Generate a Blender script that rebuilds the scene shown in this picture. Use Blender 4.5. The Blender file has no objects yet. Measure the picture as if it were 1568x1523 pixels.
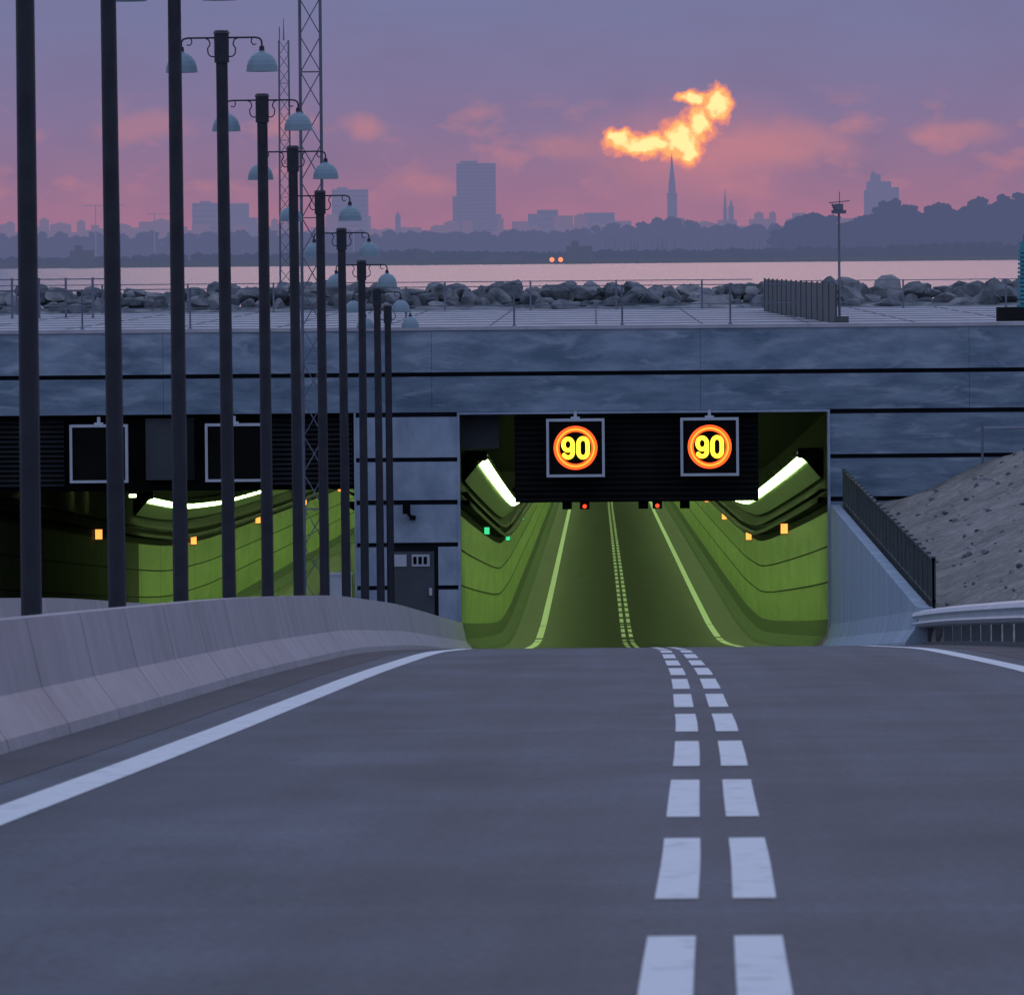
import bpy, bmesh, math, random
import numpy as np
from mathutils import Vector, Matrix
random.seed(7); np.random.seed(7)
S=bpy.context.scene
S.view_settings.view_transform='Standard'; S.view_settings.look='None'; S.view_settings.exposure=0

# ---------------------------------------------------------------- materials
def nd(nt,t,**k):
    n=nt.nodes.new(t)
    for a,b in k.items(): setattr(n,a,b)
    return n
def pmat(name,c1,c2=None,scale=(1,1,1),nscale=1.0,detail=6,rough=.8,bump=0.,bscale=20.,metallic=0.,spec=.4,
         lo=.35,hi=.65,c3=None,s3=8.0,c3lo=.5,c3hi=.72,coord='Object',haze=None,hf=0.,emit=None,es=0.):
    m=bpy.data.materials.new(name); m.use_nodes=True; nt=m.node_tree; nt.nodes.clear()
    out=nd(nt,'ShaderNodeOutputMaterial'); b=nd(nt,'ShaderNodeBsdfPrincipled')
    L=nt.links.new
    b.inputs['Roughness'].default_value=rough; b.inputs['Metallic'].default_value=metallic
    b.inputs['Specular IOR Level'].default_value=spec
    if emit:
        b.inputs['Base Color'].default_value=(*c1,1)
        b.inputs['Emission Color'].default_value=(*emit,1); b.inputs['Emission Strength'].default_value=es
        L(b.outputs[0],out.inputs[0]); return m
    tc=nd(nt,'ShaderNodeTexCoord'); mp=nd(nt,'ShaderNodeMapping'); mp.inputs['Scale'].default_value=scale
    L(tc.outputs[coord],mp.inputs[0])
    c2=c2 or tuple(min(1,x*1.25) for x in c1)
    n=nd(nt,'ShaderNodeTexNoise'); n.inputs['Scale'].default_value=nscale; n.inputs['Detail'].default_value=detail
    n.inputs['Roughness'].default_value=.62
    L(mp.outputs[0],n.inputs['Vector'])
    r=nd(nt,'ShaderNodeMapRange'); r.inputs[1].default_value=lo; r.inputs[2].default_value=hi
    L(n.outputs[0],r.inputs[0])
    mx=nd(nt,'ShaderNodeMix',data_type='RGBA'); mx.inputs[6].default_value=(*c1,1); mx.inputs[7].default_value=(*c2,1)
    L(r.outputs[0],mx.inputs[0]); col=mx.outputs[2]
    if c3:
        n2=nd(nt,'ShaderNodeTexNoise'); n2.inputs['Scale'].default_value=s3; n2.inputs['Detail'].default_value=8; n2.inputs['Distortion'].default_value=.6
        L(mp.outputs[0],n2.inputs['Vector'])
        r2=nd(nt,'ShaderNodeMapRange'); r2.inputs[1].default_value=c3lo; r2.inputs[2].default_value=c3hi; r2.inputs[4].default_value=.8
        L(n2.outputs[0],r2.inputs[0])
        m2=nd(nt,'ShaderNodeMix',data_type='RGBA'); m2.inputs[7].default_value=(*c3,1)
        L(r2.outputs[0],m2.inputs[0]); L(col,m2.inputs[6]); col=m2.outputs[2]
    L(col,b.inputs['Base Color'])
    if bump:
        n3=nd(nt,'ShaderNodeTexNoise'); n3.inputs['Scale'].default_value=bscale; n3.inputs['Detail'].default_value=5
        L(tc.outputs[coord],n3.inputs['Vector'])
        bp=nd(nt,'ShaderNodeBump'); bp.inputs['Strength'].default_value=bump; bp.inputs['Distance'].default_value=.05
        L(n3.outputs[0],bp.inputs['Height']); L(bp.outputs[0],b.inputs['Normal'])
    sh=b.outputs[0]
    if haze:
        e=nd(nt,'ShaderNodeEmission'); e.inputs[0].default_value=(*haze,1)  # aerial haze painted in: flat haze-coloured emission mixed over the surface
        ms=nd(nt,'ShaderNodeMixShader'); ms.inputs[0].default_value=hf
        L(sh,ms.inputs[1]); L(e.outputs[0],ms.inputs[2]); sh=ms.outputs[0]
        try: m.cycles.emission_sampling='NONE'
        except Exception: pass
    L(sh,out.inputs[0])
    return m

# ---------------------------------------------------------------- mesh builder
class MB:
    def __init__(s): s.v=[];s.f=[];s.m=[];s.uv=[]
    def add(s,vs,fs,mi=0,uv=None):
        o=len(s.v); s.v+= [tuple(p) for p in vs]; s.uv+= (uv if uv else [(0,0)]*len(vs))
        s.f+=[tuple(i+o for i in f) for f in fs]; s.m+=[mi]*len(fs)
    def box(s,x0,x1,y0,y1,z0,z1,mi=0):
        s.add([(x0,y0,z0),(x1,y0,z0),(x1,y1,z0),(x0,y1,z0),(x0,y0,z1),(x1,y0,z1),(x1,y1,z1),(x0,y1,z1)],
              [(0,3,2,1),(4,5,6,7),(0,1,5,4),(1,2,6,5),(2,3,7,6),(3,0,4,7)],mi)
    def cyl(s,p0,p1,r0,r1=None,n=10,mi=0):
        r1=r0 if r1 is None else r1
        p0=Vector(p0);p1=Vector(p1);d=(p1-p0).normalized()
        a=d.orthogonal().normalized(); b=d.cross(a)
        vs=[]
        for p,r in((p0,r0),(p1,r1)):
            for i in range(n):
                t=2*math.pi*i/n; vs.append(p+a*math.cos(t)*r+b*math.sin(t)*r)
        fs=[(i,(i+1)%n,n+(i+1)%n,n+i) for i in range(n)]+[tuple(range(n))[::-1],tuple(range(n,2*n))]
        s.add(vs,fs,mi)
    def tube(s,pts,r,n=8,mi=0):
        for a,b in zip(pts[:-1],pts[1:]): s.cyl(a,b,r,r,n,mi)
    def grid(s,rows,mi=0,uv=None):
        nr=len(rows);nc=len(rows[0])
        vs=[p for r in rows for p in r]; u=[q for r in uv for q in r] if uv else None
        fs=[(i*nc+j,i*nc+j+1,(i+1)*nc+j+1,(i+1)*nc+j) for i in range(nr-1) for j in range(nc-1)]
        s.add(vs,fs,mi,u)
    def revolve(s,c,prof,n=20,mi=0):
        rows=[[(c[0]+r*math.cos(2*math.pi*i/n),c[1]+r*math.sin(2*math.pi*i/n),c[2]+z) for i in range(n+1)] for r,z in prof]
        s.grid(rows,mi)
    def obj(s,name,mats,parent=None,smooth=False):
        me=bpy.data.meshes.new(name); me.from_pydata(s.v,[],s.f)
        for m in mats: me.materials.append(m)
        me.polygons.foreach_set('material_index',s.m)
        if smooth: me.polygons.foreach_set('use_smooth',[True]*len(s.f))
        ul=me.uv_layers.new(name='UVMap'); li=np.zeros(len(me.loops),dtype=np.int32); me.loops.foreach_get('vertex_index',li)
        ul.data.foreach_set('uv',np.array(s.uv,dtype=np.float32)[li].ravel())
        me.update(); o=bpy.data.objects.new(name,me); S.collection.objects.link(o)
        if parent: o.parent=parent
        return o
def empty(name):
    o=bpy.data.objects.new(name,None); S.collection.objects.link(o); return o

# ---------------------------------------------------------------- road alignment (metres, sea level z=0, camera 6 m above sea)
PD=[-60,0,24,39,57,82,110,141,165,190,210,230,250,280,300,330,400,650,900,1300]
PV=[-1.0,1.25,2.17,2.75,3.44,4.42,5.62,7.14,8.4,9.72,10.77,11.75,12.70,14.10,14.95,15.75,17.05,21.5,25,28]
_dd=np.arange(-80,1320,1.0); _raw=np.interp(_dd,PD,PV)
_k=np.exp(-.5*(np.arange(-12,13)/5.0)**2); _k/=_k.sum()
_sm=np.convolve(np.pad(_raw,12,mode='reflect',reflect_type='odd'),_k,mode='valid')
def zf(d): return 6-float(np.interp(d,_dd,_sm))
def shf(d): return float(np.interp(d,[-60,0,24,31.7,39,48,57,63.5,73,82,110,141],[-2.0,-1.15,-.8,-.68,-.59,-.47,-.37,-.32,-.24,-.18,-.06,0]))
def strip(mb,ds,prof,mi=0,follow=True,dz=0.):
    rows=[];uv=[]
    for d in ds:
        s=shf(d) if follow else 0; z=zf(d)
        rows.append([(x+s,d,z+h+dz) for x,h in prof]); uv.append([(x,d) for x,h in prof])
    mb.grid(rows,mi,uv)
def rng(a,b,st):
    n=max(2,int(round((b-a)/st))+1); return list(np.linspace(a,b,n))

# ---------------------------------------------------------------- materials
M_conc=pmat('facade_concrete',(.13,.185,.25),(.27,.34,.42),scale=(.35,1,1.6),nscale=1.5,detail=12,rough=.9,spec=.15,c3=(.44,.51,.60),s3=2.4,c3lo=.55,c3hi=.75,lo=.36,hi=.64,bump=.25,bscale=9)
M_top=pmat('parapet_concrete',(.15,.21,.28),(.33,.40,.49),scale=(.4,1,1.3),nscale=1.3,detail=12,rough=.9,spec=.15,c3=(.48,.54,.63),s3=2.0,c3lo=.53,c3hi=.73,lo=.36,hi=.64,bump=.25,bscale=9)
M_pier=pmat('pier_concrete',(.28,.35,.45),(.44,.51,.60),scale=(.8,1,.6),nscale=1.5,detail=8,rough=.85,spec=.2,bump=.1,bscale=6,c3=(.22,.27,.36),s3=1.1)
M_groove=pmat('groove_dark',(.012,.014,.02),rough=.9)
M_barr=pmat('barrier_concrete',(.315,.28,.30),(.40,.365,.385),scale=(1,.45,.16),nscale=3,detail=8,rough=.5,spec=.4,bump=.06,bscale=15,c3=(.245,.215,.235),s3=.8,c3lo=.52,c3hi=.85)
M_wing=pmat('wing_wall_concrete',(.26,.34,.42),(.40,.47,.55),scale=(1,1,.2),nscale=1.5,rough=.7)
M_white=pmat('road_paint',(.42,.43,.45),(.80,.80,.80),nscale=5,detail=10,rough=.6,bump=.15,bscale=40,lo=.30,hi=.45)
M_black=pmat('panel_black',(.004,.004,.004),(.008,.008,.007),rough=.8,spec=.1)
M_dgrey=pmat('dark_grey_metal',(.010,.011,.012),(.016,.017,.018),rough=.7,spec=.15)
M_grey=pmat('grey_metal',(.09,.095,.105),(.12,.13,.14),rough=.6)
M_lgrey=pmat('light_grey_metal',(.50,.53,.58),(.62,.64,.68),rough=.4)
M_pole=pmat('pole_paint',(.016,.017,.026),(.028,.030,.040),nscale=3,rough=.45)
M_lamp=pmat('lamp_enamel',(.18,.27,.32),(.24,.33,.38),rough=.4)
M_green=pmat('tunnel_wall_panel',(.38,.50,.22),(.50,.60,.30),scale=(1,.05,.6),nscale=2,rough=.5)
M_gdark=pmat('tunnel_base_concrete',(.07,.10,.07),(.11,.14,.10),nscale=2,rough=.7)
M_tdark=pmat('tunnel_ceiling',(.007,.007,.007),(.011,.011,.010),nscale=1,rough=.9)
M_tmid=pmat('tunnel_dark_wall',(.04,.05,.04),(.06,.07,.05),nscale=.5,rough=.7)
M_tray=pmat('lamp_tray',(.34,.38,.32),(.42,.46,.38),scale=(1,3,1),nscale=2,rough=.5)
M_strip=pmat('fluorescent_tube',(.8,.9,.7),rough=.5,emit=(.65,1.0,.34),es=14)
M_dot=pmat('portal_lamp',(.8,.9,.7),rough=.5,emit=(.75,1.0,.4),es=6)
M_orange=pmat('exit_lamp_orange',(.8,.5,.2),emit=(1,.40,.08),es=1.5)
M_glamp=pmat('exit_lamp_green',(.1,.8,.5),emit=(.05,.75,.28),es=1.1)
M_red=pmat('signal_red',(.5,.05,.02),emit=(1,.06,.02),es=2)
M_ringo=pmat('led_red_orange',(.4,.05,.02),emit=(1,.075,.01),es=2.2)
M_ringy=pmat('led_orange',(.4,.2,.02),emit=(1,.27,.02),es=2.4)
M_num=pmat('led_yellow',(.5,.4,.05),emit=(1,.66,.03),es=2.4)
M_gravel=pmat('gravel_ground',(.15,.135,.12),(.29,.265,.235),nscale=.6,detail=12,rough=.95,bump=1.0,bscale=5,c3=(.42,.385,.34),s3=6,c3lo=.55,c3hi=.68)
M_deck=pmat('deck_paving',(.40,.39,.43),(.56,.53,.57),scale=(1,.3,1),nscale=1,detail=8,rough=.7)
M_rock=pmat('granite_boulder',(.05,.065,.075),(.22,.23,.25),nscale=1.3,detail=6,rough=.85,bump=.5,bscale=5,c3=(.38,.36,.35),s3=.7)
M_teal=pmat('teal_paint',(.05,.25,.30),(.07,.32,.36),rough=.5)
M_fence=pmat('fence_panel',(.05,.065,.065),(.08,.09,.09),nscale=2,rough=.6)
M_mast=pmat('galvanised_mast',(.12,.13,.17),(.18,.19,.23),rough=.5)

def road_mat(name,colr):
    m=bpy.data.materials.new(name); m.use_nodes=True; nt=m.node_tree; L=nt.links.new
    b=nt.nodes['Principled BSDF']; uv=nd(nt,'ShaderNodeTexCoord')
    def noise(scale,vec,det=6,ro=.6):
        mp=nd(nt,'ShaderNodeMapping'); mp.inputs['Scale'].default_value=vec; L(uv.outputs['UV'],mp.inputs[0])
        n=nd(nt,'ShaderNodeTexNoise'); n.inputs['Scale'].default_value=scale; n.inputs['Detail'].default_value=det; n.inputs['Roughness'].default_value=ro
        L(mp.outputs[0],n.inputs['Vector']); return n.outputs[0]
    def mr(x,a,c,lo,hi):
        r=nd(nt,'ShaderNodeMapRange'); 
        for i,v in enumerate((a,c,lo,hi)): r.inputs[i+1].default_value=v
        L(x,r.inputs[0]); return r.outputs[0]
    def mul(a,c):
        n=nd(nt,'ShaderNodeMath',operation='MULTIPLY'); L(a,n.inputs[0]); L(c,n.inputs[1]); return n.outputs[0]
    big=mr(noise(.55,(1,.35,1),7),.3,.7,.62,1.38)
    trk=mr(noise(1.3,(1,.012,1),3),.3,.7,.78,1.22)
    crs=mr(noise(1.0,(.05,.9,1),3),.58,.68,1.0,1.35)
    fine=mr(noise(22,(1,.4,1),5,.75),.3,.7,.5,1.5)
    f=mul(mul(big,trk),mul(crs,fine))
    mx=nd(nt,'ShaderNodeVectorMath',operation='SCALE'); mx.inputs[0].default_value=colr; L(f,mx.inputs[3])
    L(mx.outputs[0],b.inputs['Base Color'])
    b.inputs['Roughness'].default_value=.62; b.inputs['Specular IOR Level'].default_value=.35
    bp=nd(nt,'ShaderNodeBump'); bp.inputs['Strength'].default_value=.35; bp.inputs['Distance'].default_value=.01
    L(noise(60,(1,1,1),3),bp.inputs['Height']); L(bp.outputs[0],b.inputs['Normal'])
    return m
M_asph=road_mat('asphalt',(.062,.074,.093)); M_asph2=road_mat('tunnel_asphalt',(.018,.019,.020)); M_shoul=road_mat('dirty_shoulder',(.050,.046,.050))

# ---------------------------------------------------------------- world
SUN_EL=math.radians(2.0); SUN_AZ=math.radians(0.7)   # sun just right of the road axis (+Y)
W=bpy.data.worlds.new('World'); S.world=W; W.use_nodes=True; nt=W.node_tree; nt.nodes.clear(); L=nt.links.new
try:
    W.cycles.sampling_method='MANUAL'; W.cycles.sample_map_resolution=256
except Exception: pass
def mth(op,a,b=None,c=None):
    n=nd(nt,'ShaderNodeMath',operation=op)
    for i,x in enumerate((a,b,c)):
        if x is None: continue
        if isinstance(x,(int,float)): n.inputs[i].default_value=x
        else: L(x,n.inputs[i])
    return n.outputs[0]
def mrg(x,a,b,lo=0,hi=1,smooth=False):
    r=nd(nt,'ShaderNodeMapRange')
    if smooth: r.interpolation_type='SMOOTHSTEP'
    for i,v in enumerate((a,b,lo,hi)): r.inputs[i+1].default_value=v
    L(x,r.inputs[0]); return r.outputs[0]
def mixc(f,a,b):
    m=nd(nt,'ShaderNodeMix',data_type='RGBA')
    if isinstance(f,(int,float)): m.inputs[0].default_value=f
    else: L(f,m.inputs[0])
    for i,x in((6,a),(7,b)):
        if isinstance(x,tuple): m.inputs[i].default_value=(*x,1)
        else: L(x,m.inputs[i])
    return m.outputs[2]
tc=nd(nt,'ShaderNodeTexCoord'); sp=nd(nt,'ShaderNodeSeparateXYZ'); L(tc.outputs['Generated'],sp.inputs[0])
X,Y,Z=sp.outputs
ramp=nd(nt,'ShaderNodeValToRGB'); cr=ramp.color_ramp; 
L(mth('POWER',mth('MAXIMUM',Z,0.0),0.5),ramp.inputs[0])
stops=[(0,(.41,.18,.29)),(.07,(.385,.185,.30)),(.10,(.30,.18,.315)),(.135,(.222,.188,.355)),(.175,(.178,.20,.385)),(.38,(.24,.29,.46)),(.6,(.38,.47,.73)),(1,(.42,.52,.82))]
while len(cr.elements)<len(stops): cr.elements.new(.5)
for e,(p,c) in zip(cr.elements,stops): e.position=p; e.color=(*c,1)
base=ramp.outputs[0]
ys=mth('MAXIMUM',Y,0.02)
u=mth('MULTIPLY',mth('DIVIDE',X,ys),120.); v=mth('MULTIPLY',mth('DIVIDE',Z,ys),120.)
cb=nd(nt,'ShaderNodeCombineXYZ'); L(u,cb.inputs[0]); L(v,cb.inputs[1]); P=cb.outputs[0]
def vm(op,a,b):
    n=nd(nt,'ShaderNodeVectorMath',operation=op)
    for i,x in enumerate((a,b)):
        if isinstance(x,tuple): n.inputs[i].default_value=x
        elif x is not None: L(x,n.inputs[i])
    return n.outputs['Value'] if op=='LENGTH' else n.outputs[0]
def wn(scale,vec,det=5,col=False):
    n=nd(nt,'ShaderNodeTexNoise'); n.inputs['Scale'].default_value=scale; n.inputs['Detail'].default_value=det
    L(vm('MULTIPLY',P,vec),n.inputs['Vector']); return n.outputs[1] if col else n.outputs[0]
front=mth('MULTIPLY',mrg(Y,.5,.8),mrg(Z,.12,.05))
c1=wn(.55,(1,2.2,1),4)
base=mixc(mth('MULTIPLY',mrg(c1,.42,.7,0,.35),front),base,(.185,.16,.31))
band=mth('MULTIPLY',mrg(v,.5,1.3,smooth=True),mrg(v,2.6,1.9,smooth=True))
wis=mrg(wn(.9,(1,1.9,1),6),.52,.70,0,.6)
base=mixc(mth('MULTIPLY',mth('MULTIPLY',wis,band),front),base,(.60,.24,.28))
def ell(Pv,cx,cy,rx,ry):
    d=vm('SUBTRACT',Pv,(cx,cy,0)); d=vm('MULTIPLY',d,(1/rx,1/ry,0)); return mth('SUBTRACT',1.0,vm('LENGTH',d,None))
w=vm('MULTIPLY',vm('SUBTRACT',wn(3.2,(1,1,1),4,True),(.5,.5,.5)),(.36,.30,0)); Pw=vm('ADD',P,w)
w2=vm('MULTIPLY',vm('SUBTRACT',wn(1.0,(1,1,1),3,True),(.5,.5,.5)),(1.0,.6,0)); Pg=vm('ADD',P,w2)
for cx,cy,rx,ry,a in((-3.55,1.95,.5,.28,.5),(-6.9,1.9,1.1,.4,.35),(-.5,1.6,.9,.3,.35),(5.5,1.8,1.0,.3,.45),(3.0,1.55,1.6,.5,.45)):
    base=mixc(mth('MULTIPLY',mrg(ell(Pg,cx,cy,rx,ry),0,.8,0,a,True),front),base,(.64,.25,.27))
base=mixc(mth('MULTIPLY',mrg(ell(Pg,1.5,1.5,2.4,1.1),0,1,0,.5,True),front),base,(.72,.25,.27))
fs=None
for cx,cy,rx,ry in((.80,1.62,.64,.19),(1.35,1.68,.36,.32),(1.62,1.92,.24,.32),(1.90,2.22,.22,.29),(1.52,2.30,.26,.13),(.40,1.68,.24,.17),(1.45,1.5,.18,.25)):
    e=ell(Pw,cx,cy,rx,ry); fs=e if fs is None else mth('MAXIMUM',fs,e)
fs=mth('MULTIPLY_ADD',mth('SUBTRACT',wn(7,(1,1,1),5),.5),.8,fs)
fs=mth('MINIMUM',fs,mth('MULTIPLY_ADD',front,3.0,-1.0))
base=mixc(mrg(fs,-.25,.10,0,.85,True),base,(.98,.30,.22))
base=mixc(mrg(fs,.06,.28,0,1,True),base,(1.15,.50,.18))
base=mixc(mrg(fs,.28,.62,0,1,True),base,(1.4,.98,.42))
base=mixc(mrg(Z,-.002,-.02),base,(.05,.055,.07))
bg=nd(nt,'ShaderNodeBackground'); L(base,bg.inputs[0]); bg.inputs[1].default_value=.9
sky=nd(nt,'ShaderNodeTexSky'); sky.sky_type='NISHITA'; sky.sun_disc=False; sky.sun_elevation=SUN_EL; sky.sun_rotation=SUN_AZ
bg2=nd(nt,'ShaderNodeBackground'); L(sky.outputs[0],bg2.inputs[0]); bg2.inputs[1].default_value=.0006
ad=nd(nt,'ShaderNodeAddShader'); L(bg.outputs[0],ad.inputs[0]); L(bg2.outputs[0],ad.inputs[1])
wo=nd(nt,'ShaderNodeOutputWorld'); L(ad.outputs[0],wo.inputs[0])
sd=bpy.data.lights.new('sun','SUN'); sd.energy=.04; sd.angle=math.radians(10); sd.color=(1,.5,.38)
so=bpy.data.objects.new('sun',sd); S.collection.objects.link(so)
so.rotation_euler=Vector((-math.sin(SUN_AZ)*math.cos(SUN_EL),-math.cos(SUN_AZ)*math.cos(SUN_EL),-math.sin(SUN_EL))).to_track_quat('-Z','Y').to_euler()

# ---------------------------------------------------------------- road
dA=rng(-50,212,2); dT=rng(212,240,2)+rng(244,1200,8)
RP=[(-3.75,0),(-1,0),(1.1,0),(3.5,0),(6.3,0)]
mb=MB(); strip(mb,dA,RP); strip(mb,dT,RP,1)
strip(mb,rng(-50,209.8,2),[(-3.5,.003),(-2.75,.003)],2); strip(mb,rng(-50,152,2),[(5.15,.003),(6.28,.003)],2)
road=mb.obj('road',[M_asph,M_asph2,M_shoul])
mk=MB()
dl=rng(-20,240,2)+rng(244,900,6)
strip(mk,dl,[(-2.42,.004),(-2.16,.004)]); strip(mk,dl,[(4.55,.004),(4.80,.004)])
k=25.3-5.95-8.7*4
while k<800:
    for c in(1.01,1.29): strip(mk,rng(k,k+5.95,1.5),[(c-.078,.004),(c+.078,.004)])
    k+=8.7
mk.obj('road_markings',[M_white],parent=road)
R2=[(-16.9,0),(-12,0),(-6.6,0)]
mb=MB(); strip(mb,dA,R2,follow=False); strip(mb,dT,R2,1,follow=False); rd2=mb.obj('road',[M_asph,M_asph2])
mk=MB(); d2=rng(-20,225,2); strip(mk,d2,[(-15.4,.004),(-15.15,.004)],follow=False); strip(mk,d2,[(-8.2,.004),(-7.95,.004)],follow=False)
mk.obj('road_markings',[M_white],parent=rd2)

# ---------------------------------------------------------------- ground
cols=[-400,-200,-90,-60,-40,-30,-24,-20,-18,-17.01,-16.98]+[-7.0,-3.7]+[6.36,6.44]+list(np.arange(6.9,16,.3))+[17,19,22,26,32,45,70,120,250,400]
def gz(x,d,j=.035):
    r=zf(min(d,209))
    if -17<x<6.4: return r-.06
    s=abs(x-6.4) if x>0 else abs(x+17)
    em=-1.1+.37*max(0,s-.5); em=min(em,3.85-.0)
    t=min(1,max(0,(d-110)/45.)); 
    base=r-.12-.02*s
    z=max(em,base) if d>150 else base*(1-t)+max(em,base)*t
    if s>.5: z+=.10*math.sin(x*1.7+d*.13)*math.sin(d*.31+x*.6)+.05*math.sin(d*.9+x*2.1)+random.uniform(-j,j)
    return z
rows=[[(x,d,gz(x,d)) for x in cols] for d in rng(-300,-60,20)+rng(-50,209.9,1.2)]
mb=MB(); mb.grid(rows); mb.obj('ground',[M_gravel])
mb=MB(); mb.add([(-30000,296,0),(30000,296,0),(30000,40000,0),(-30000,40000,0)],[(0,1,2,3)])
wm=bpy.data.materials.new('sea_water'); wm.use_nodes=True; n=wm.node_tree; b=n.nodes['Principled BSDF']
b.inputs['Base Color'].default_value=(.07,.09,.14,1); b.inputs['Roughness'].default_value=.25; b.inputs['IOR'].default_value=1.33
t=n.nodes.new('ShaderNodeTexCoord'); mp=n.nodes.new('ShaderNodeMapping'); mp.inputs['Scale'].default_value=(1,.5,1)
no=n.nodes.new('ShaderNodeTexNoise'); no.inputs['Scale'].default_value=.25; no.inputs['Detail'].default_value=8
bp=n.nodes.new('ShaderNodeBump'); bp.inputs['Strength'].default_value=1; bp.inputs['Distance'].default_value=.65
n.links.new(t.outputs['Object'],mp.inputs[0]); n.links.new(mp.outputs[0],no.inputs[0]); n.links.new(no.outputs[0],bp.inputs['Height']); n.links.new(bp.outputs[0],b.inputs['Normal'])
mb.obj('water',[wm])

# ---------------------------------------------------------------- barriers
NJ=[(0,0),(-.02,.08),(-.20,.33),(-.31,.82),(-.49,.82),(-.60,.33),(-.78,.08),(-.80,0)]
def barrier(name,x,d0,d1,follow=True,mats=None,mirror=1,seg=5.0):
    mb=MB(); d=d0
    while d<d1-.1:
        e=min(d+seg,d1); strip(mb,rng(d+.015,e-.015,2.5),[(x+mirror*px,h) for px,h in NJ],follow=follow); d=e
    return mb.obj(name,[mats or M_barr])
barrier('concrete_barrier',-3.32,-20,209.9)
barrier('concrete_barrier',-7.3,-20,209.9,follow=False)

# ---------------------------------------------------------------- tunnel
def D(drop): return 6-drop
portal=empty('tunnel_portal')
rowsz=[(2.1,3.22),(3.34,4.29),(4.42,5.50),(5.62,6.64),(6.77,7.78),(7.90,8.93),(9.05,12.0)]
fm=MB()
def slab(x0,x1,z0,z1,mi=0,w=7.2,y=210.0):
    x=x0
    while x<x1-.01:
        e=min(x+w,x1)
        if x1-e<1.5: e=x1
        fm.box(x+.004,e-.004,y,y+.3,z0,z1,mi); x=e
for i,(a,b_) in enumerate(rowsz):
    z1,z0=D(a),D(b_)
    if i<2: slab(-62,62,z0,z1,0 if i else 3,y=210.0 if i else 209.97)
    else:
        slab(-62,-16.4,z0,z1,0)
        if i<5: slab(-6.47,-3.72,z0,z1,1)
        else:
            slab(-6.47,-5.63,z0,z1,1); slab(-4.27,-3.72,z0,z1,1)
        slab(6.25,62,z0,z1,0)
for x0,x1,zt,zb in((-62,62,D(2.15),D(4.3)),(-62,-16.42,D(4.3),-8),(-6.45,-3.74,D(4.3),-8),(6.27,62,D(4.3),-8)):
    fm.box(x0,x1,210.16,211.2,zb,zt,2)
fm.box(6.2,6.26,209.96,210.9,-6,D(4.3),1); fm.box(-3.73,-3.67,209.96,210.9,-6,D(4.3),1); fm.box(-6.50,-6.45,209.96,210.9,-6,D(4.3),1)
fm.box(-3.67,6.2,209.95,210.15,D(4.36),D(4.30),1)
fm.obj('facade',[M_conc,M_pier,M_groove,M_top],parent=portal)
mb=MB(); mb.box(-62,62,211.2,282,D(3.2),D(2.1),0)
for x in np.arange(-60,60,3.0): mb.box(x,x+.04,211.3,282,D(2.1),D(2.1)+.012,1)
for y in np.arange(216,282,8.0): mb.box(-62,62,y,y+.25,D(2.1)+.013,D(2.1)+.03,1)
mb.box(-62,62,209.93,211.25,D(2.1),D(2.1)+.10,0)
mb.obj('roof_deck',[M_deck,M_grey],parent=portal)
mb=MB(); mb.box(-5.62,-4.28,210.10,210.15,-5.6,D(7.92),0); mb.box(-5.52,-4.38,210.06,210.10,-5.6,D(8.02),1)
mb.box(-4.98,-4.5,210.03,210.06,D(8.42),D(8.10),2); mb.box(-5.45,-5.12,210.03,210.06,D(8.42),D(8.10),2)
for i in range(3): mb.box(-4.94+i*.14,-4.85+i*.14,210.02,210.03,D(8.36),D(8.16),3)
mb.box(-4.52,-4.44,209.98,210.06,D(9.2),D(9.0),2)
mb.obj('service_door',[M_dgrey,pmat('door_paint',(.075,.08,.095),(.10,.105,.12)),M_lgrey,M_black],parent=portal)
mb=MB(); mb.box(-5.2,-5.0,209.6,209.85,D(7.0),D(6.68),0); mb.cyl((-5.1,209.8,D(6.95)),(-4.95,210,D(7.12)),.04); mb.box(-5.02,-4.86,209.7,210,D(7.16),D(7.05),0)
mb.obj('wall_camera',[M_black],parent=portal)

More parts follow.
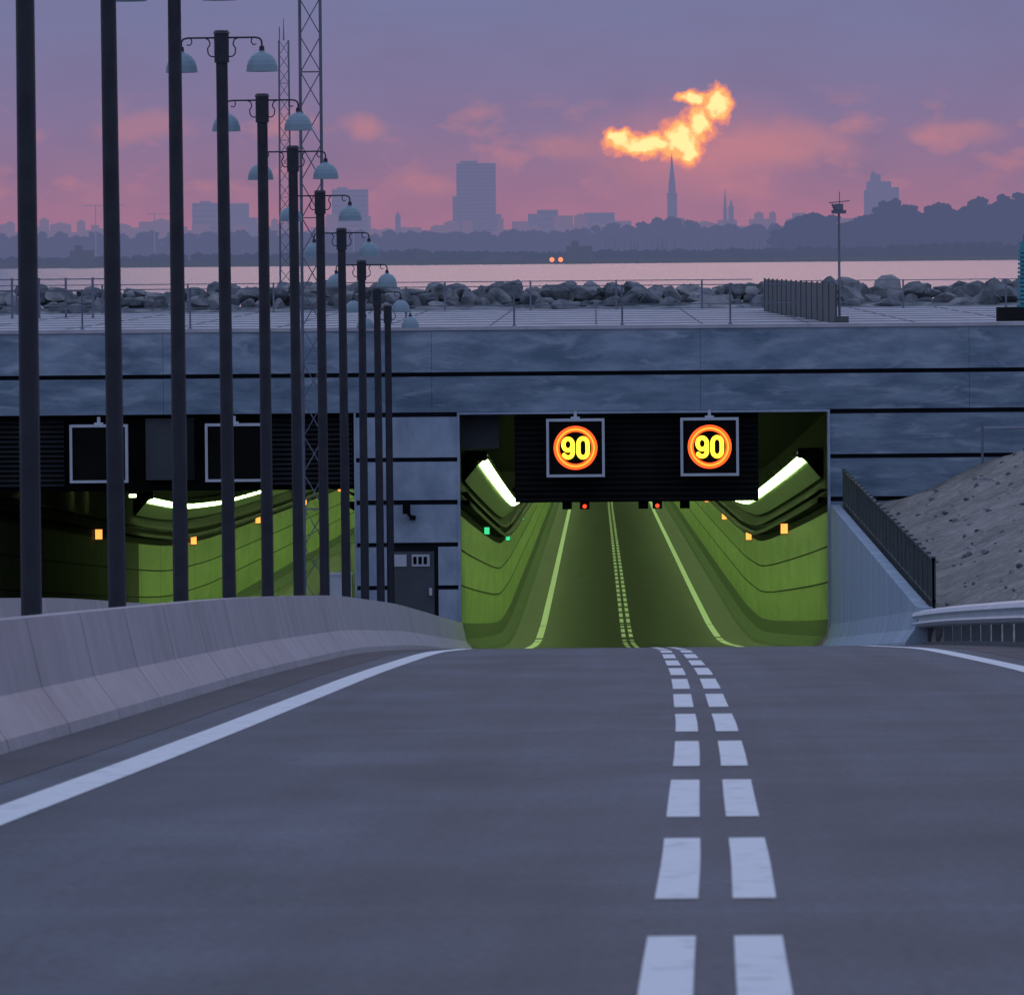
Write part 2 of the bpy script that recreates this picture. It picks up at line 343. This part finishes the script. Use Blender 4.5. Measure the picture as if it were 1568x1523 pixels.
def bore(name,xl,xr,start_green,left_dots):
    P_=empty(name); P_.parent=portal
    dsb=rng(210.9,340,3)+rng(346,1150,8)
    dsg=[d for d in dsb if d>=start_green]; dsk=[d for d in dsb if d<=dsg[0]]
    w=MB()
    for x,sg in((xl,1),(xr,-1)):
        strip(w,dsg,[(x,.8),(x,3.8)],0,False)
        if len(dsk)>1: strip(w,dsk,[(x,.8),(x,3.8)],3,False)
        strip(w,dsb,[(x+sg*.40,0),(x+sg*.36,.1),(x+sg*.10,.4),(x+sg*.03,.84),(x,.84)],1,False)
        strip(w,dsb,[(x,3.8),(x,6.5)],2,False)
        for h in(1.85,2.82,3.78): strip(w,dsb,[(x+sg*.008,h-.022),(x+sg*.008,h+.022)],2,False)
        d=256-50
        while d<900:
            if d>212: 
                z=zf(d); w.add([(x+sg*.009,d,z+.85),(x+sg*.009,d+.10,z+.85),(x+sg*.009,d+.10,z+3.8),(x+sg*.009,d,z+3.8)],[(0,1,2,3)],2)
            d+=12.5
        strip(w,dsb,[(x+sg*.02,4.0),(x+sg*.30,4.0),(x+sg*.30,4.12),(x+sg*.02,4.12)],2,False)
        strip(w,dsb,[(x+sg*.02,4.35),(x+sg*.22,4.35),(x+sg*.22,4.42)],2,False)
    strip(w,dsb,[(xl,6.5),(xr,6.5)],2,False)
    w.obj(name+'_walls',[M_green,M_gdark,M_tdark,M_tmid],parent=P_)
    l=MB()
    for x,sg in((xl,1),(xr,-1)):
        d=216.0 if not left_dots else 277.
        while d<900:
            e=d+5.6
            strip(l,[d,e],[(x+sg*.08,4.75),(x+sg*.45,5.18),(x+sg*.66,5.36)],0,False)
            strip(l,[d,e],[(x+sg*.10,4.85),(x+sg*.45,5.5),(x+sg*.66,5.56),(x+sg*.76,5.38)],1,False)
            z=zf(d); l.box(min(x+sg*.08,x+sg*.7),max(x+sg*.08,x+sg*.7),d-.03,d+.03,z+5.3,z+5.58,1)
            if d<345:
                for q in(1.4,2.8,4.2):
                    z=zf(d+q); l.add([(x+sg*.09,d+q,z+4.745),(x+sg*.09,d+q+.12,z+4.74),(x+sg*.47,d+q+.12,z+5.165),(x+sg*.47,d+q,z+5.17)],[(0,1,2,3)],1)
            d+=5.7
        d=216.0 if not left_dots else 277.
        lim=rng(d,340,6)+rng(352,900,30)
        strip(l,lim,[(x+sg*.50,5.185),(x+sg*.72,5.34)],2,False)
        if left_dots:
            for dd in(222,230,245,252,268):
                z=zf(dd); l.box(x+sg*.5-.14,x+sg*.5+.14,dd,dd+.5,z+5.35,z+5.5,1); l.box(x+sg*.5-.11,x+sg*.5+.11,dd-.02,dd+.45,z+5.24,z+5.34,3)
    l.obj(name+'_luminaires',[M_tray,M_dgrey,M_strip,M_dot],parent=P_)
    e=MB()
    for i in range(9):
        d=255+60*i; z=zf(d)+3.85
        for x,sg,mi in((xl,1,0 if left_dots else 1),(xr,-1,0)):
            q=.11 if mi else .17; qw=.16 if mi else .22
            a,b2=sorted((x+sg*.05,x+sg*(.05+qw))); e.box(a,b2,d,d+.12,z-q,z+q,mi); e.box(a-.02,b2+.02,d+.121,d+.3,z-q-.04,z+q+.04,2)
    e.obj(name+'_exit_lamps',[M_orange,M_glamp,M_black],parent=P_)
bore('tunnel_bore',-3.72,6.25,210,False)
bore('tunnel_bore_west',-16.4,-6.47,278,True)
mb=MB(); mb.box(-2.2,4.35,210.5,210.9,D(6.75),D(4.33),0)
for i in range(16): mb.box(-2.2,4.35,210.47,210.5,D(6.7)+i*.15,D(6.7)+i*.15+.05,1)
mb.box(-3.66,-2.62,210.7,210.8,D(5.3),D(4.35),4)
for x in(-.8,-.33,1.25,1.63,2.37):
    red=x in(-.33,1.63)
    mb.box(x-.13,x+.13,211.1,211.3,D(6.96),D(6.76),0); mb.cyl((x,211.05,D(6.88)),(x,211.12,D(6.88)),.055,mi=3 if red else 1)
mb.obj('sign_gantry',[M_black,M_dgrey,M_dgrey,M_red,pmat('service_panel',(.03,.033,.037),(.045,.05,.055))],parent=portal)
mb=MB(); mb.box(-16.35,-6.52,210.5,210.9,D(6.35),D(4.33),0)
mb.box(-12.1,-10.8,210.2,210.5,D(6.05),D(4.4),2); mb.box(-10.98,-10.8,210.17,210.2,D(6.03),D(4.42),1)
M_louv=pmat('louvre',(.022,.024,.028),(.034,.037,.042),rough=.6)
for i in range(14):
    z=D(6.2)+i*.13
    mb.add([(-9.0,210.3,z),(-6.55,210.3,z),(-6.55,210.42,z+.09),(-9.0,210.42,z+.09)],[(0,1,2,3)],3)
    mb.add([(-16.3,210.3,z),(-14.3,210.3,z),(-14.3,210.42,z+.09),(-16.3,210.42,z+.09)],[(0,1,2,3)],3)
mb.obj('sign_gantry_west',[M_black,M_dgrey,pmat('switch_cabinet',(.05,.055,.065),(.07,.075,.085)),M_louv],parent=portal)

# ---------------------------------------------------------------- signs
def sign_frame(name,cx,drop,w=1.56,lit=True,y=209.72):
    E=empty(name); E.location=(cx,y,D(drop)); h=w/2
    m=MB(); m.box(-h+.02,h-.02,0,.22,-h+.02,h-.02,0)
    t=.07
    for a in((-h,h,-h,-h+t),(-h,h,h-t,h),(-h,-h+t,-h+t,h-t),(h-t,h,-h+t,h-t)): m.box(a[0],a[1],-.05,.24,a[2],a[3],1)
    m.cyl((0,.1,h),(0,.1,h+.2),.045,mi=1); m.box(-.12,.12,.05,.15,h+.0,h+.05,1)
    m.obj('sign_housing',[M_black,M_lgrey],parent=E)
    if lit:
        r=MB()
        def ann(r0,r1,yy,mi):
            n=48; vs=[];
            for i in range(n):
                a=2*math.pi*i/n; vs+=[(r0*math.cos(a),yy,r0*math.sin(a)),(r1*math.cos(a),yy,r1*math.sin(a))]
            r.add(vs,[(2*i,2*i+1,(2*i+3)%(2*n),(2*i+2)%(2*n)) for i in range(n)],mi)
        ann(.43,.585,-.01,0); ann(.475,.515,-.016,1)
        r.obj('led_ring',[M_ringo,M_ringy],parent=E)
        g=MB()
        def stroke(pts,wd):
            for a,b2 in zip(pts[:-1],pts[1:]):
                dx,dz=b2[0]-a[0],b2[1]-a[1]; l=math.hypot(dx,dz); nx,nz=-dz/l*wd/2,dx/l*wd/2
                yy=-.02-.0002*len(g.f)
                g.add([(a[0]+nx,yy,a[1]+nz),(a[0]-nx,yy,a[1]-nz),(b2[0]-nx,yy,b2[1]-nz),(b2[0]+nx,yy,b2[1]+nz)],[(0,1,2,3)])
                g.add([(b2[0]+wd/2*math.cos(k*math.pi/5),yy-.0001,b2[1]+wd/2*math.sin(k*math.pi/5)) for k in range(10)],[tuple(range(10))])
        def arc(cx,cz,rx,rz,a0,a1,n=14): return [(cx+rx*math.cos(math.radians(a0+(a1-a0)*i/n)),cz+rz*math.sin(math.radians(a0+(a1-a0)*i/n))) for i in range(n+1)]
        t=.115
        stroke(arc(-.20,.09,.125,.155,-20,340,18),t)
        stroke([(-.075,.12),(-.075,-.10)]+arc(-.20,-.12,.125,.135,0,-150,9)[0:],t)
        stroke(arc(.20,.10,.125,.155,0,180,9)+[(.075,-.10)]+arc(.20,-.10,.125,.155,180,360,9)+[(.325,.10)],t)
        g.obj('led_digits',[M_num],parent=E)
    return E
sign_frame('speed_limit_sign',-.56,5.27); sign_frame('speed_limit_sign',3.03,5.27)
sign_frame('variable_message_sign',-13.33,5.32,lit=False); sign_frame('variable_message_sign',-9.70,5.32,lit=False)

# ---------------------------------------------------------------- street lamps
m=MB()
m.cyl((0,0,-.2),(0,0,.5),.135,.13,14); m.cyl((0,0,.5),(0,0,8.95),.105,.088,14); m.cyl((0,0,8.93),(0,0,9.36),.112,.112,14); m.cyl((0,0,9.36),(0,0,9.41),.13,.10,14)
for s in(-1,1):
    m.tube([(s*.08,0,9.30),(s*.5,0,9.30),(s*.57,0,9.285),(s*.60,0,9.24),(s*.60,0,9.14)],.014)
    m.tube([(s*.08,0,9.02),(s*.16,0,9.02),(s*.2,0,9.06),(s*.21,0,9.14),(s*.17,0,9.2),(s*.19,0,9.27),(s*.25,0,9.30)],.010)
    m.tube([(s*.46,0,9.30),(s*.44,0,9.24),(s*.47,0,9.19),(s*.52,0,9.20)],.009)
    m.cyl((s*.6,0,9.08),(s*.6,0,9.17),.045,.035,mi=0)
    m.revolve((s*.6,0,8.82),[(.03,.30),(.05,.265),(.10,.245),(.155,.205),(.20,.14),(.225,.07),(.235,0),(.24,-.03),(.225,-.03),(.2,.08)],20,1)
m.obj('street_lamp',[M_pole,M_lamp])
l0=bpy.data.objects['street_lamp']
for i in range(0,11):
    if i: o=bpy.data.objects.new('street_lamp',l0.data); S.collection.objects.link(o)
    else: o=l0
    d=76+13.65*i if i<10 else 208.5; o.location=(-5.50,d,zf(d)-.12)
    o.rotation_euler=(random.uniform(-.002,.002),random.uniform(-.005,.0),random.uniform(-.03,.03))
mb=MB(); strip(mb,rng(-20,209.9,3),[(-7.35,.02),(-4.0,.02)],follow=False); mb.obj('median_strip',[M_gravel])

# ---------------------------------------------------------------- lattice masts
def mast(name,x,y,z0,z1,w,w1,step,rl,rb,spike=0):
    m=MB(); n=int((z1-z0)/step)
    def c(k):
        t=k/n; ww=(w*(1-t)+w1*t)/2; z=z0+(z1-z0)*t; return [Vector((x+sx*ww,y+sy*ww,z)) for sx,sy in((-1,-1),(1,-1),(1,1),(-1,1))]
    for k in range(n):
        a=c(k);b=c(k+1)
        for i in range(4):
            m.cyl(a[i],b[i],rl,n=6); j=(i+1)%4
            if k%2: m.cyl(a[i],b[j],rb,n=4)
            else: m.cyl(a[j],b[i],rb,n=4)
            if k%4==0: m.cyl(a[i],a[j],rb,n=4)
    if spike: m.cyl((x,y,z1),(x,y,z1+spike),.03,.01,n=6); m.cyl((x-.15,y,z1),(x-.15,y,z1+spike*.6),.02,n=6)
    m.box(x-w,x+w,y-w,y+w,z0-.4,z0+.02)
    m.obj(name,[M_mast])
mast('lattice_mast',-7.32,203,zf(203),22,.55,.52,.92,.032,.018)
mast('lattice_mast',-11.2,284,3.9,13.7,.42,.34,.5,.028,.014,.8)

m=MB(); d=204; z=zf(d); m.box(-6.98,-6.42,d,d+.4,z+.0,z+2.05); m.box(-7.0,-6.4,d-.02,d+.42,z+2.05,z+2.12); m.box(-6.94,-6.46,d-.015,d,z+.15,z+1.98); m.box(-6.5,-6.47,d-.03,d-.015,z+1.0,z+1.15,1)
m.obj('utility_cabinet',[M_lgrey,M_black])

# ---------------------------------------------------------------- right retaining wall, fence, guard rail
m=MB(); rows=[]
for d in rng(152,209.93,2):
    zt=D(7.05)+(d-152)/58*.2; zb=zf(d)
    if d<156: zt=min(zt,zb+.82+(d-152)*.05)
    rows.append([(5.95,d,zb),(5.97,d,zb+.08),(6.15,d,zb+.33),(6.24,d,zb+.7),(6.25,d,max(zt,zb+.75)),(6.5,d,max(zt,zb+.75)),(6.56,d,zb-.5)])
m.grid(rows); m.add(rows[0],[(0,1,2,3,4,5,6)])
m.obj('retaining_wall',[M_wing])
m=MB()
for d in np.arange(154,209.5,.16):
    zt=D(7.05)+(d-152)/58*.2; m.box(6.58,6.62,d,d+.035,zt-.1,zt+.93)
for d in np.arange(154,209.8,2.2):
    zt=D(7.05)+(d-152)/58*.2; m.box(6.56,6.65,d,d+.09,zt-.3,zt+.98)
for h in(.08,.90):
    m.add([(6.57,154,D(7.05)+h),(6.64,154,D(7.05)+h),(6.64,209.8,D(6.85)+h),(6.57,209.8,D(6.85)+h),(6.57,154,D(7.05)+h+.05),(6.64,154,D(7.05)+h+.05),(6.64,209.8,D(6.85)+h+.05),(6.57,209.8,D(6.85)+h+.05)],[(0,3,2,1),(4,5,6,7),(0,1,5,4),(1,2,6,5),(2,3,7,6),(3,0,4,7)])
m.obj('steel_fence',[M_fence])
m=MB(); W_=[(6.30,.34),(6.20,.37),(6.15,.43),(6.22,.48),(6.22,.53),(6.15,.58),(6.20,.65),(6.30,.69),(6.40,.67),(6.42,.60)]
strip(m,rng(40,154,2),W_)
for d in np.arange(42,154,3.6):
    x=shf(d)+6.34; z=zf(d); m.box(x-.03,x+.12,d,d+.12,z-.3,z+.6,1)
strip(m,rng(40,154,2),[(6.30,.0),(6.30,.07),(6.5,.07),(6.5,0)],1)
m.obj('guard_rail',[M_lgrey,M_grey])

# ---------------------------------------------------------------- railings on deck
def railing(name,x0,x1,y,z,sp,h,rails,r=.022,off=0):
    m=MB(); x=x0+off
    while x<=x1: m.cyl((x,y,z),(x,y,z+h),r*1.25,n=6); m.box(x-.06,x+.06,y-.06,y+.06,z,z+.02); x+=sp
    for rr in rails: m.cyl((x0,y,z+rr),(x1,y,z+rr),r*.6,n=6)
    m.obj(name,[M_mast])
railing('railing',-34.0,5.4,210.4,D(2.0),2.9,1.08,(1.06,.55),off=(34-2.18)%2.9)
railing('railing',-45,5.6,279,D(2.1),3.05,1.05,(1.03,),r=.028)
railing('railing',7.2,45,275,D(2.1),3.6,1.0,(.98,),r=.025)
railing('railing',-24,-16.3,262,D(2.1),.9,1.35,(1.3,.9,.4),r=.035)
m=MB(); A=Vector((5.75,266,D(2.1))); B=Vector((6.55,214,D(2.05))); n=14
for i in range(n):
    a=A.lerp(B,i/n);b=A.lerp(B,(i+.97)/n); m.add([a,b,b+Vector((0,0,1.08)),a+Vector((0,0,1.08)),a+Vector((.05,0,0)),b+Vector((.05,0,0)),b+Vector((.05,0,1.08)),a+Vector((.05,0,1.08))],[(0,1,2,3),(4,7,6,5),(3,2,6,7),(0,3,7,4),(1,5,6,2)])
    m.cyl(a,a+Vector((0,0,1.12)),.03,n=6)
m.box(6.5,6.9,213.5,213.9,D(2.1),D(1.85))
m.obj('mesh_fence',[M_fence])
m=MB(); x,y=6.68,214.5
m.cyl((x,y,D(2.1)),(x,y,7.2),.038,.032); m.box(x-.2,x+.2,y-.1,y+.1,6.95,7.05); m.box(x-.12,x+.12,y-.12,y+.12,7.05,7.22)
m.cyl((x-.27,y,7.25),(x+.3,y,7.3),.014,n=6); m.cyl((x+.02,y,7.2),(x+.02,y,7.55),.012,n=6); m.cyl((x-.18,y,7.22),(x-.1,y,7.02),.03,n=6)
m.obj('equipment_post',[M_mast])
m=MB(); x,y=11.75,215
m.box(x-.75,x+.5,y-.3,y+.3,D(2.1),D(1.65),1)
for i in range(14): m.cyl((x,y,D(1.65)+i*.115),(x,y,D(1.65)+i*.115+.07),.2-.004*i,n=12)
m.cyl((x,y,D(1.65)),(x,y,6.15),.1,n=8); m.cyl((x,y,6.0),(x,y,6.35),.02,n=6)
m.obj('beacon_tower',[M_teal,M_dgrey])
m=MB(); x,y=10.3,209.2; m.cyl((x,y,gz(x,209)-.1),(x,y,gz(x,209)+.95),.035,n=8); m.cyl((x,y,gz(x,209)+.9),(16,y,gz(x,209)+.95),.02,n=6); m.cyl((16,y,gz(x,209)-.1),(16,y,gz(x,209)+1.6),.035,n=8)
m.obj('railing',[M_mast])

# ---------------------------------------------------------------- rocks
bm=bmesh.new(); bmesh.ops.create_icosphere(bm,subdivisions=2,radius=1); IV=np.array([v.co[:] for v in bm.verts]); IF=[tuple(v.index for v in f.verts) for f in bm.faces]; bm.free()
def rock(mb,c,r):
    V=IV.copy()
    for _ in range(13):
        n=np.random.normal(size=3); n/=np.linalg.norm(n); h=random.uniform(.42,.8); t=V@n; o=np.maximum(t-h,0); V-=np.outer(o,n)
    V*=np.array([random.uniform(.8,1.4),random.uniform(.8,1.2),random.uniform(.6,1.0)])*r*1.15
    a=random.uniform(0,6.28); V=V@np.array([[math.cos(a),math.sin(a),0],[-math.sin(a),math.cos(a),0],[0,0,1]])
    V+=np.array(c); mb.add(V.tolist(),IF)
mb=MB()
for row,(y,z) in enumerate(((280.6,3.85),(281.6,4.2),(282.6,4.5),(283.8,4.6),(285.4,4.4),(287,3.8),(289.5,2.8),(292,1.7),(294.5,.6))):
    x=-48+random.random()
    while x<48:
        r=random.uniform(.26,.62); rock(mb,(x,y+random.uniform(-.5,.5),z+random.uniform(-.2,.16)-.1),r); x+=r*random.uniform(1.2,1.7)
mb.grid([[(-400,y,z),(-60,y,z),(60,y,z),(400,y,z)] for y,z in((279.5,3.9),(282,4.1),(285,4.0),(298,-.5))])
mb.obj('rock_embankment',[M_rock])
# loose stones lying on the gravel slope
mb=MB()
for i in range(260):
    x=random.uniform(6.9,15); d=random.uniform(150,208); r=random.uniform(.03,.10)
    rock(mb,(x,d,gz(x,d,0)+r*.2),r)
mb.obj('loose_stones',[M_rock])

# ---------------------------------------------------------------- far shore (image pixel coordinates set out at assumed distances: 12000 units = 1 rad, origin at camera)
def bx(a,d): return (a-914)*d/12000.
def bz(e,d): return 6+(385-e)*d/12000.
def hz(n,c,hzc,f): return pmat(n,c,tuple(x*1.5 for x in c),nscale=.05,rough=1,haze=hzc,hf=f,spec=0)  # far materials with distance haze painted into them as emission, one amount per layer
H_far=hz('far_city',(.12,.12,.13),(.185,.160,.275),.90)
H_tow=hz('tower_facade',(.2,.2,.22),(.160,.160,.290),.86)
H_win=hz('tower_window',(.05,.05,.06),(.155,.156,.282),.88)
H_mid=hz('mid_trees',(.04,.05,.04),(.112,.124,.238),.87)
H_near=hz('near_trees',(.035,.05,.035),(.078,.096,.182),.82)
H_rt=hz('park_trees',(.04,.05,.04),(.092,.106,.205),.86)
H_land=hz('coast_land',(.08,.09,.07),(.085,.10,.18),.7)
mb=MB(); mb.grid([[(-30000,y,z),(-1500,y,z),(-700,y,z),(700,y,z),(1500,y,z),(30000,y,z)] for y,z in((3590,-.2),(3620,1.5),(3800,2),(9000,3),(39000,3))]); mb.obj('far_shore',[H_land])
bm=bmesh.new(); bmesh.ops.create_icosphere(bm,subdivisions=1,radius=1); JV=np.array([v.co[:] for v in bm.verts]); JF=[tuple(v.index for v in f.verts) for f in bm.faces]; bm.free()
def trees(name,d,pts,step,r,mat,base=0,spread=60,jit=.35):
    mb=MB(); px=[p[0] for p in pts]; pe=[p[1] for p in pts]; a=px[0]
    while a<px[-1]:
        top=bz(np.interp(a,px,pe),d); tr=(top-base)*random.uniform(.75,1.02)+base
        x=bx(a,d); y=d+random.uniform(0,spread)
        mb.cyl((x,y,base-1),(x,y,base+(tr-base)*.6),r*.12,r*.05,n=5)
        h=tr; first=True
        while h>base:
            for q in range(3):
                rr=r*random.uniform(.45,.9)
                V=JV*(1+np.random.uniform(-jit,jit,size=(len(JV),1)))*rr
                V=V*np.array([1.15,1.15,.85])+np.array([x+random.uniform(-r,r)*(.5 if first else 1),y+random.uniform(-r,r),h-rr*.8]); mb.add(V.tolist(),JF)
            h-=r*1.0; first=False
        a+=step*random.uniform(.6,1.4)
    return mb.obj(name,[mat])
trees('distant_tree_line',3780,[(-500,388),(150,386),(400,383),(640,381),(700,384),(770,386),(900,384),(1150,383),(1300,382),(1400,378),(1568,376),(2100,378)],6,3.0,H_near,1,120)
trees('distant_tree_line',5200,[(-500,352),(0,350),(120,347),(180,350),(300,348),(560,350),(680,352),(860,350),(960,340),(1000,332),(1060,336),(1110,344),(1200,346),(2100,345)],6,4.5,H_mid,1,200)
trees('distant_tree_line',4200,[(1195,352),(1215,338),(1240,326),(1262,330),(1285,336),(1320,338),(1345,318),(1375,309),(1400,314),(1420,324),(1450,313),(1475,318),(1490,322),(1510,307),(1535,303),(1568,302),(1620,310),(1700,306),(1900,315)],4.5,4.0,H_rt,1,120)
mb=MB(); a=-600
while a<2100:
    w=random.uniform(8,30); d=random.uniform(7200,8200); e=random.uniform(338,354) if random.random()<.8 else random.uniform(328,340)
    if 560<a<700: e=random.uniform(340,352)
    mb.box(bx(a,d),bx(a+w,d),d,d+30,0,bz(e,d))
    if random.random()<.4: mb.add([(bx(a,d),d,bz(e,d)),(bx(a+w,d),d,bz(e,d)),(bx(a+w/2,d),d+15,bz(e-4,d)),(bx(a+w,d),d+30,bz(e,d)),(bx(a,d),d+30,bz(e,d))],[(0,1,2),(1,3,2),(3,4,2),(4,0,2)])
    a+=w*.8
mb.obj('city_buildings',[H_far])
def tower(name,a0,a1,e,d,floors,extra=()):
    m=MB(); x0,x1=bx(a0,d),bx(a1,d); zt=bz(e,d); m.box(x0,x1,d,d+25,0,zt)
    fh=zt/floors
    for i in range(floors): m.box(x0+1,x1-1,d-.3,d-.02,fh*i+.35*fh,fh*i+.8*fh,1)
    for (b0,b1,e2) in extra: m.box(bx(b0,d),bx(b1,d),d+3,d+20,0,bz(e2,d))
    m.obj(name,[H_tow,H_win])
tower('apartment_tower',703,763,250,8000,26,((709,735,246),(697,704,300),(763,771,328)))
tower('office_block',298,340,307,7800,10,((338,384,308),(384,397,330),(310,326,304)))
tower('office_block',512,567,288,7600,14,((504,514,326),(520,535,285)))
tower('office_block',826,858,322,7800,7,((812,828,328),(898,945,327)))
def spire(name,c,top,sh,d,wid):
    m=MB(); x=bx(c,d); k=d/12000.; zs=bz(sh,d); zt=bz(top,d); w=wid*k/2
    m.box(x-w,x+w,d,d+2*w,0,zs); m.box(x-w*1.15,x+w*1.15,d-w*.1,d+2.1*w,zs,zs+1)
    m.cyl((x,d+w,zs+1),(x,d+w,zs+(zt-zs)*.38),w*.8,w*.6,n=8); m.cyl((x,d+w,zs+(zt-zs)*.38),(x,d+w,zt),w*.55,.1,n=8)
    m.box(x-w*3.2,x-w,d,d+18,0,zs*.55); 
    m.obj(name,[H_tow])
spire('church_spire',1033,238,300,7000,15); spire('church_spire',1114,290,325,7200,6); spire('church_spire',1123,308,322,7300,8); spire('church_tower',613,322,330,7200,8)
m=MB(); d=7000
for a0,a1,e in((1332,1368,283),(1338,1352,272),(1352,1380,292),(1328,1336,296),(1340,1344,268)): m.box(bx(a0,d),bx(a1,d),d,d+30,0,bz(e,d)); d+=8
m.obj('power_station',[H_tow])
m=MB(); d=4600
for c,e,j in((150,308,50),(240,322,30),(545,330,20)):
    x=bx(c,d);z=bz(e,d); m.box(x-.25,x+.25,d,d+.5,0,z); m.box(x-j*.15,x+j*.35,d,d+.5,z-.7,z-.3)
m.obj('harbour_crane',[H_tow])
m=MB(); d=3700
for i in range(46):
    a=random.uniform(930,1340); x=bx(a,d); yy=d+random.uniform(0,60); m.cyl((x,yy,1),(x,yy,random.uniform(8,13)),.12,.06,n=5)
m.obj('sailing_boat_masts',[H_near])
m=MB(); d=3640
for c,w,h in((110,36,12),(560,26,6),(742,60,5),(870,40,12),(640,20,8)):
    x=bx(c,d); k=d/12000.
    m.box(x,x+w*k,d,d+8,1,1+h*.6)
    m.box(x+w*k*.2,x+w*k*.5,d+1,d+6,1,1+h*.8)
m.obj('harbour_sheds',[hz('shed',(.15,.15,.16),(.085,.10,.18),.75)])
m=MB(); x=bx(855,3600); y=3600; m.box(x-3.2,x+3.2,y,y+6,.4,3.6); m.box(x-2.6,x+2.6,y-1.5,y,.4,2.2)
for s in(-1,1):
    m.cyl((x+s*2.0,y-1.75,2.0),(x+s*2.0,y-1.5,2.0),1.1,1.1,n=14,mi=1)
    for t in(-1,1): m.cyl((x+s*2.9,y+2+t*1.6,.9),(x+s*2.4,y+2+t*1.6,.9),.6,.6,n=10)
m.obj('distant_truck',[H_near,pmat('headlamp',(.8,.5,.3),emit=(1,.22,.05),es=1.3)])

# ---------------------------------------------------------------- camera
cd=bpy.data.cameras.new('camera'); cam=bpy.data.objects.new('camera',cd); S.collection.objects.link(cam)
cd.sensor_width=36; cd.sensor_fit='HORIZONTAL'; cd.lens=36*12000/1568; cd.clip_start=.5; cd.clip_end=60000
R=Matrix.Rotation(130/12000,4,'Z')@Matrix.Rotation(math.pi/2-376.5/12000,4,'X')@Matrix.Rotation(math.radians(-.5),4,'Z')
cam.matrix_world=Matrix.Translation((0,0,6))@R
cd.dof.use_dof=True; cd.dof.focus_distance=205; cd.dof.aperture_fstop=16
S.camera=cam
